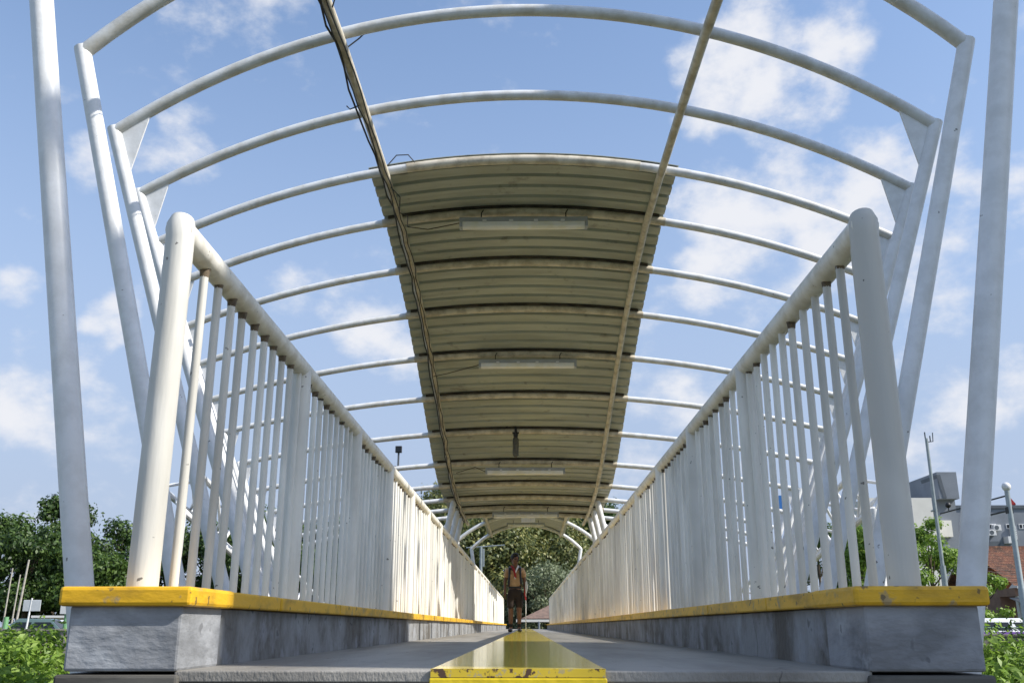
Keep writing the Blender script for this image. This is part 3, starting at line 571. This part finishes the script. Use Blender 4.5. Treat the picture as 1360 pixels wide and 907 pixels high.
# ------------------------------------------------------------------ left background: wall, cars, signs, poles
def wallthing(label, x0, x1, y, ztop, th=.25):
    w = thing('low_wall', label, 'wall', ((x0 + x1) / 2, y, GZ)); hl_ = (x1 - x0) / 2
    MB().box(-hl_, hl_, -th/2, th/2, -.1, ztop - GZ).build('wall', 'wall_old', w, False, .02); MB().box(-hl_, hl_, -th/2 - .03, th/2 + .03, ztop - GZ + .002, ztop - GZ + .06).build('coping', 'wall_old', w, False, .01)
wallthing('stained low concrete wall behind the bushes at left', -45, -6.5, 24, -.0)
wallthing('stained low concrete wall behind the bushes at right', 6.5, 45, 24, -.12)
def car(label, loc, rz, paint, L=4.3, Wd=1.7, H=1.45, van=False, stripe=None):
    c = thing('parked_car', label, 'car', loc, rz, 'parked cars'); l = L / 2; w = Wd / 2
    MB().prism([(-l, .32), (-l + .05, .62), (-l + .12, .82), (-l*.52, .92), (l*.62, .95), (l - .05, .88), (l, .6), (l, .32), (l - .2, .22), (-l + .2, .22)], 'y', -w, w).build('body', paint, c, True, .06)
    a, b_, d, e = (-l*.52, -l*.22, l*.5, l*.78) if not van else (-l*.62, -l*.40, l*.9, l*.95)
    MB().add([(x, s * ww, z) for s in (-1, 1) for x, z, ww in ((a, .9, w*.96), (b_, H, w*.76), (d, H, w*.76), (e, .92, w*.96))], [(0, 1, 2, 3), (7, 6, 5, 4), (1, 5, 6, 2), (0, 4, 5, 1), (3, 2, 6, 7), (0, 3, 7, 4)]).build('cabin', paint, c, True, .04)
    for s in (-1, 1):
        for f0, f1 in ((.08, .46), (.53, .93)):
            def lp(f, g): x = (a + (e - a) * f) * (1 - g) + (b_ + (d - b_) * f) * g; return (x, s * ((w*.96) * (1 - g) + (w*.76) * g + .008), .9 + (H - .9) * g)
            q = [lp(f0, .10), lp(f1, .10), lp(f1, .70), lp(f0, .70)]; MB().add(q + [(x, y - s * .02, z) for x, y, z in q], [(0, 1, 2, 3), (4, 7, 6, 5), (0, 4, 5, 1), (1, 5, 6, 2), (2, 6, 7, 3), (3, 7, 4, 0)]).build('side_window', 'window_glass', c, False)
        for wx in (-l*.60, l*.60):
            o = MB().tube([(wx, s * (w - .18), .31), (wx, s * (w + .01), .31)], .31, 18).build('wheel', 'tyre', c); MB().tube([(wx, s * (w + .0), .31), (wx, s * (w + .02), .31)], .19, 12).build('rim', 'rim', o)
        MB().box(-l - .01, -l + .1, s * w * .82 - .16, s * w * .82 + .16, .60, .74).build('headlight', 'head_lamp', c, False, .02); MB().box(l - .09, l + .012, s * w * .84 - .12, s * w * .84 + .12, .62, .84).build('tail_light', 'tail_lamp', c, False, .02)
        MB().box(a - .02 + .2, a + .3, s * w - .0 + (0 if s > 0 else -.14), s * w + (.14 if s > 0 else 0), .92, 1.03).build('mirror', paint, c, True, .02)
        if stripe: MB().box(-l*.3, l*.9, s * (w + .004) - .004, s * (w + .004) + .004, .74, .9).build('stripe', stripe, c, False)
    for x0, x1, z0, z1 in ((a, b_, .9, H), (e, d, .92, H)):
        k = .012 * (-1 if x0 < 0 else 1); f = lambda g, ww: (x0 + (x1 - x0) * g + k, ww * (w*.96 * (1 - g) + w*.76 * g) * .9, z0 + (z1 - z0) * g)
        q = [f(.12, -1), f(.12, 1), f(.9, 1), f(.9, -1)]; MB().add(q + [(x - k * 2, y, z) for x, y, z in q], [(0, 1, 2, 3), (4, 7, 6, 5), (0, 4, 5, 1), (1, 5, 6, 2), (2, 6, 7, 3), (3, 7, 4, 0)]).build('windscreen', 'window_glass', c, False)
def gpx(px, Y): return (at(px, 831, Y).x, Y, GZ + .01)
car('dark green saloon car behind the low wall at far left', gpx(42, 52), R(8), 'car_green', 4.5, 1.75, 1.5)
car('white hatchback parked left of the left kerb block', gpx(92, 57), R(4), 'car_white', 3.8, 1.65, 1.46)
car('dark car parked half hidden behind the left kerb block', gpx(118, 50), R(-6), 'car_dark', 4.3, 1.75, 1.5)
car('white van with purple stripe parked before the shop at right', gpx(1345, 40), R(184), 'car_white', 4.3, 1.7, 1.42, True, 'car_purple')
def pole(name, label, px, Y, ztop, r_, m, cat, lean=0, group=None):
    b_ = gp(px, Y); t = thing(name, label, cat, b_, 0, group); MB().tube([(0, 0, -.05), (lean * .5, 0, (ztop - GZ) * .5), (lean, 0, ztop - GZ)], [r_ * 1.15, r_, r_ * .85], 10).build('shaft', m, t); return t
s = pole('road_sign', 'blank pale sign board seen from behind on a leaning post', 33, 34, CZ + .95, .035, 'frame_white', 'sign', .12)
MB().box(-.16, .46, -.02, .0, 1.62, 2.0).build('board', 'sign_back', s, False, .01)
for px, Y, zt, ln, lb in ((3, 62, 3.7, .12, 'leftmost pale slender trunk pole under the trees'), (14, 64, 3.4, .15, 'thin middle pale pole under the trees at left'), (19, 60, 4.1, .32, 'thickest leaning pale pole behind the sign board')):
    pole('slender_pole', lb, px, Y, zt, .07 if 'thick' in lb else .05, 'pale_bark', 'pole', ln, 'pale poles under the trees')
pole('fence_post', 'pale green post behind the bush at far left', 7, 32, CZ + .30, .09, 'green_paint', 'post', 0)
s = pole('fence_post', 'pale green post carrying a small white notice', 87, 32, CZ + .42, .09, 'green_paint', 'post', 0); MB().box(-.19, .19, -.12, -.1, 1.50, 1.92).build('notice', 'frame_white', s, False, .008)
st = thing('market_stall', 'small stall with white roof and orange front under the trees', 'stall', gpx(70, 70)); MB().box(-1.4, 1.4, -.5, .5, 1.7, 1.85).box(-1.3, 1.3, .3, .4, 0, 1.7).build('roof', 'white_cloth', st, False); MB().box(-1.2, .2, -.5, -.42, .9, 1.5).build('front_panel', 'orange', st, False)
for s_ in (-1, 1): MB().tube([(s_ * 1.3, -.42, 0), (s_ * 1.3, -.42, 1.7)], .04, 8).build('leg', 'frame_white', st)
f = pole('floodlight_mast', 'slim mast with a dark square floodlight left of the roof', 521.5, 50, at(522, 600, 50).z, .06, 'bld_dark', 'floodlight'); zt = at(522, 600, 50).z - GZ
MB().box(-.17, .17, -.14, .06, zt - .05, zt + .3).build('lamp_head', 'black', f, False, .02); MB().box(-.14, .14, -.15, -.141, zt - .02, zt + .27).build('lamp_glass', 'window_glass', f, False); MB().tube([(-.2, 0, zt - .75), (.24, 0, zt - .85)], .02, 6).build('bracket', 'black', f)
f = pole('signal_mast', 'grey traffic mast with a long thin arm left of the boy', 638, 55, at(638, 726, 55).z, .09, 'galv', 'mast'); zt = at(638, 726, 55).z - GZ
MB().tube([(-.85, 0, zt - .05), (1.35, 0, zt + .1)], .035, 8).build('arm', 'galv', f); MB().box(.08, .2, -.05, .05, zt - 1.1, zt - .1).build('signal_box', 'galv', f, False, .01)

# pavilion past the far end of the deck
pv = thing('pavilion', 'low open pavilion with brown tiled hip roof past the far end of the deck', 'pavilion', gp(738, 58))
MB().add([(-2.0, -1.6, 1.55), (2.2, -1.6, 1.55), (2.2, 1.6, 1.55), (-2.0, 1.6, 1.55), (-.3, 0, 2.35), (.6, 0, 2.35)], [(0, 1, 5, 4), (1, 2, 5), (2, 3, 4, 5), (3, 0, 4), (3, 2, 1, 0)]).build('roof', 'pav_tile', pv, False)
MB().box(-2.3, 2.3, -1.7, -1.6, 1.36, 1.5).build('beam', 'bld_white', pv, False)
for x in (-1.0, .55, 2.0): MB().tube([(x, -1.65, -.02), (x, -1.65, 1.4)], .06, 8).build('post', 'bld_grey', pv)

# ------------------------------------------------------------------ right background
p = pole('antenna_mast', 'tall thin grey mast with a forked tip right of the right end post', 1259, 30, at(1233, 582, 30).z, .055, 'galv', 'mast')
def placed(o, px, py, Y): q = at(px, py, Y); o.location.x = q.x; return q
q = placed(p, 1244, 690, 30); zt = at(1233, 582, 30).z - GZ
MB().tube([(0, 0, -.0), (0, 0, 2.9)], .085, 12).build('lower_tube', 'galv', p); MB().tube([(0, 0, zt - .12), (.2, 0, zt - .1), (.22, 0, zt + .18)], .018, 6).tube([(.12, 0, zt - .1), (.12, 0, zt + .08)], .02, 6).tube([(-.03, 0, zt), (-.03, 0, zt + .2)], .02, 6).build('fork', 'bld_dark', p)
MB().tube([(-.14, 0, zt - 2.3), (.06, 0, zt - 2.25)], .03, 6).build('bracket', 'galv', p)
lz = at(1338, 650, 30).z; p = thing('camera_mast', 'grey post with white ball top and a long camera arm at the right edge', 'mast', (at(1346, 710, 30).x, 30, GZ)); hh = lz - GZ
MB().tube([(0, 0, -.05), (0, 0, 2.2), (0, 0, 2.25), (0, 0, hh)], [.115, .105, .085, .075], 14).build('shaft', 'galv', p)
MB().ball((0, 0, hh + .09), (.135, .135, .14), 14, 10).build('ball_cap', 'frame_white', p)
MB().tube([(0, 0, hh - .18), (0, 5.0, hh - .18)], .026, 8).tube([(0, 0, hh - .64), (0, 3.4, hh - .64)], .03, 8).tube([(0, 1.5, hh - .64), (0, 1.5, hh - .18)], .02, 6).tube([(0, 3.3, hh - .64), (0, 3.3, hh - .18)], .02, 6).build('arm', 'black', p)
MB().box(-.08, .08, -.05, .12, hh - .74, hh - .54).build('clamp', 'black', p, False); MB().ball((0, 4.3, hh + .04), .10, 10, 8).tube([(0, 4.3, hh - .18), (0, 4.3, hh)], .02, 6).build('camera_dome', 'black', p)
def bpt(px, py, Y): q = at(px, py, Y); return q.x, q.z
def facade(label, name, Y, px0, px1, pytop, depth, m, extra=None, pybot=None):
    x0, zt = bpt(px0, pytop, Y); x1, _ = bpt(px1, pytop, Y); b_ = thing(name, label, 'building', ((x0 + x1) / 2, Y, GZ)); cx_ = (x0 + x1) / 2
    zb = 0 if pybot is None else bpt(px0, pybot, Y)[1] - GZ
    MB().box(x0 - cx_, x1 - cx_, 0, depth, zb, zt - GZ).build('wall', m, b_, False); return b_, cx_
gb, gx = facade('long grey building with small windows and air conditioners at right', 'building', 110, 1266, 1450, 675, 20, 'bld_grey')
zt = bpt(1300, 675, 110)[1] - GZ; wd = MB(); x0 = bpt(1266, 675, 110)[0] - gx; x1 = bpt(1450, 675, 110)[0] - gx
MB().box(x0 - .1, x1 + .1, -.15, 20.1, zt + .003, zt + .35).build('parapet', 'bld_dark', gb, False)
for px in (1303, 1318, 1341, 1358, 1376, 1395):
    a, z0 = bpt(px - 4.5, 702, 110); b2, z1 = bpt(px + 4.5, 695.5, 110)
    w_ = MB().box(a - gx, b2 - gx, -.06, .1, z0 - GZ, z1 - GZ).build('window', 'frame_white', gb, False)
    for k in range(2):
        c0 = a + .08 + (b2 - a) * .5 * k; MB().box(c0 - gx, c0 + (b2 - a) * .5 - .16 - gx, -.08, -.062, z0 - GZ + .08, z1 - GZ - .08).build('pane', 'window_glass', w_, False)
for px, py in ((1324, 700.5), (1317.5, 707)):
    a, z0 = bpt(px, py, 109.4); u = MB().box(a - gx - .42, a - gx + .42, -.75, -.07, z0 - GZ - .33, z0 - GZ + .33).build('air_conditioner', 'frame_white', gb, False, .03)
    MB().tube([(a - gx - .08, -.76, z0 - GZ), (a - gx - .08, -.74, z0 - GZ)], .25, 14).build('fan_grille', 'bld_dark', u)
a, z0 = bpt(1339, 721, 109); b2, z1 = bpt(1347, 712, 109); MB().box(a - gx, b2 - gx, -1.2, -.05, z0 - GZ, z1 - GZ).build('balcony', 'frame_white', gb, False)
a, z0 = bpt(1348, 715, 109); b2, z1 = bpt(1353, 697, 109); MB().box(a - gx, b2 - gx, -.3, -.05, z0 - GZ, z1 - GZ).build('louvre', 'frame_white', gb, False)
for k in range(6): MB().box(a - gx + .05, b2 - gx - .05, -.33, -.305, z0 - GZ + .1 + k * .25, z0 - GZ + .2 + k * .25).build('slat', 'bld_dark', gb, False)
a, z0 = bpt(1311, 725, 109); b2, z1 = bpt(1331, 718, 109); MB().box(a - gx, b2 - gx, -.5, -.05, z0 - GZ, z1 - GZ).build('ledge', 'bld_dark', gb, False)
fl = thing('flag', 'small red flag on the roof of the long grey building', 'flag', (bpt(1343.5, 675, 111)[0], 111, zt + GZ + .3)); MB().tube([(0, 0, 0), (0, 0, 1.1)], .04, 6).build('staff', 'galv', fl)
MB().add([(.0, 0, .25), (.5, .08, .1), (.55, -.05, .35), (.05, 0, 1.05), (.0, .03, .25), (.5, .11, .1), (.55, -.02, .35), (.05, .03, 1.05)], [(0, 1, 2, 3), (7, 6, 5, 4), (0, 4, 5, 1), (1, 5, 6, 2), (2, 6, 7, 3), (3, 7, 4, 0)]).build('cloth', 'red_cloth', fl, False)
tw, tx = facade('grey tower block with overhanging top behind the outer right column', 'building', 104, 1240, 1268, 664, 12, 'bld_grey')
xa, za = bpt(1237.5, 629, 104); xb_, zb_ = bpt(1268, 664, 104); MB().box(xa - tx, xb_ - tx, -1.2, 12.2, zb_ - GZ + .003, za - GZ).build('top_block', 'bld_grey', tw, False)
xa2, _ = bpt(1236.6, 629, 104); MB().add([(xa2 - tx, -1.25, za - GZ - .3), (xa - tx + .35, -1.25, za - GZ - .3), (xa - tx + .75, -1.25, zb_ - GZ + .1), (xa - tx + .4, -1.25, zb_ - GZ + .1), (xa2 - tx, 3, za - GZ - .3), (xa - tx + .35, 3, za - GZ - .3), (xa - tx + .75, 3, zb_ - GZ + .1), (xa - tx + .4, 3, zb_ - GZ + .1)],
     [(0, 1, 2, 3), (7, 6, 5, 4), (0, 4, 5, 1), (1, 5, 6, 2), (2, 6, 7, 3), (3, 7, 4, 0)]).build('side_fin', 'bld_dark', tw, False)
xc, zc_ = bpt(1246, 712, 103); xd, zd = bpt(1266, 690, 103); MB().box(xc - tx, xd - tx, -.5, -.0, zc_ - GZ, zd - GZ).build('pale_panel', 'bld_white', tw, False)
wb, wx = facade('cream white building edge just right of the right end post', 'building', 100, 1150, 1237, 661, 12, 'bld_white')
for px in (1160, 1180, 1200):
    a, z0 = bpt(px, 690, 99.9); o = MB().box(a - wx, a - wx + .9, -.0, .1, z0 - GZ, z0 - GZ + 1.2).build('window', 'window_glass', wb, False)
# house with tiled roof and shop front
hy = 56; hx0, rz1 = bpt(1288, 729, hy + 5); hx1 = bpt(1440, 729, hy)[0]; ez = bpt(1300, 779, hy)[1]
hs_ = thing('house', 'old house with weathered orange tile roof and dark shop front at right', 'house', ((hx0 + hx1) / 2, hy, GZ)); hc = (hx0 + hx1) / 2; l = hx0 - hc; rgt = hx1 - hc
rz_ = rz1 - GZ; ez_ = ez - GZ; V = []; F = []; NR = 22; NCc = 60                                # tile courses with a stepped section
for i in range(NR):
    for (t, dz) in ((i / NR, .05), ((i + 1) / NR, .0)):
        for j in range(NCc + 1): V.append((l - .2 + (rgt - l + .4) * j / NCc, -.4 + 5.4 * t, ez_ + (rz_ - ez_) * t + dz + (.03 if j % 2 else 0)))
for i in range(2 * NR - 1):
    for j in range(NCc): F.append((i*(NCc+1)+j, i*(NCc+1)+j+1, (i+1)*(NCc+1)+j+1, (i+1)*(NCc+1)+j))
roof = MB().add(V, F).build('roof', 'tile_red', hs_, False)
MB().box(l - .3, rgt + .3, 4.85, 5.2, rz_ - .1, rz_ + .18).build('ridge', 'tile_red', roof, False)
MB().add([(l - .1, 5.0, rz_), (rgt, 5.0, rz_), (rgt, 10, ez_), (l - .1, 10, ez_)], [(0, 1, 2, 3)]).build('back_slope', 'tile_red', roof, False)
MB().box(l, rgt, .1, 9.8, ez_ - .5, ez_ - .05).box(l, rgt, 2.0, 9.8, 0, ez_ - .5).build('wall', 'brick_wall', hs_, False)
MB().box(l - .1, rgt + .1, -.42, -.36, ez_ - .1, ez_ + .02).build('fascia', 'bld_white', hs_, False)
for x in (l + .1, l + 4, l + 8): MB().box(x, x + .3, .1, .4, 0, ez_ - .5).build('pillar', 'brick_wall' if x > l + 1 else 'bld_white', hs_, False)
az0 = bpt(1300, 793, hy - 1.5)[1] - GZ; az1 = bpt(1300, 806, hy - 3)[1] - GZ; aw = MB(); V = []; F = []; NA = 120
for t, (yy, zz) in enumerate(((.05, az0), (-2.2, az1))):
    for j in range(NA + 1): V.append((l - .4 + (rgt - l + .4) * j / NA, yy, zz + (.05 if j % 2 else 0)))
F = [(j, j + 1, NA + 2 + j, NA + 1 + j) for j in range(NA)]; aw.add(V, F).build('awning', 'awning', hs_, False)
MB().box(l - .4, rgt, -2.22, -2.16, az1 - .14, az1 - .01).build('awning_beam', 'awning', hs_, False)
MB().box(l + 2.0, l + 3.2, .3, .6, .0, 1.0).build('counter', 'bld_grey', hs_, False)
for k, (za, zb2) in enumerate(((747, 752), (752, 757), (757, 760))):
    a = at(1290, za, 44); b2 = at(1420, zb2 - 14, 44); w_ = thing('overhead_wire', ('upper', 'middle', 'lower')[k] + ' thin dark wire strung before the tiled roof', 'wire', a, 0, 'overhead wires'); d = b2 - a
    MB().tube([d * (i / 12) + Vector((0, 0, -.5 * math.sin(math.pi * i / 12))) for i in range(13)], .012, 5).build('wire', 'cable', w_)
wf = thing('wire_fence', 'green wire fence before the parked van at right', 'fence', (at(1320, 831, 34).x, 34, GZ))
for i in range(7): MB().tube([(-1.5 + i * 1.2, 0, 0), (-1.5 + i * 1.2, 0, 1.12)], .03, 6).build('post', 'green_paint', wf)
for z in (.25, .65, 1.08): MB().tube([(-1.5, 0, z), (5.7, 0, z)], .012, 5).build('rail', 'green_paint', wf)
tag(MB().box(-.5, .5, -.03, .03, 0, 1.6).build('blue_board', 'blue_sign', smooth=False), 'small blue board seen between the right balusters', 'sign').location = at(1036.5, 687, 70)

# ------------------------------------------------------------------ render settings
scene.render.engine = 'CYCLES'
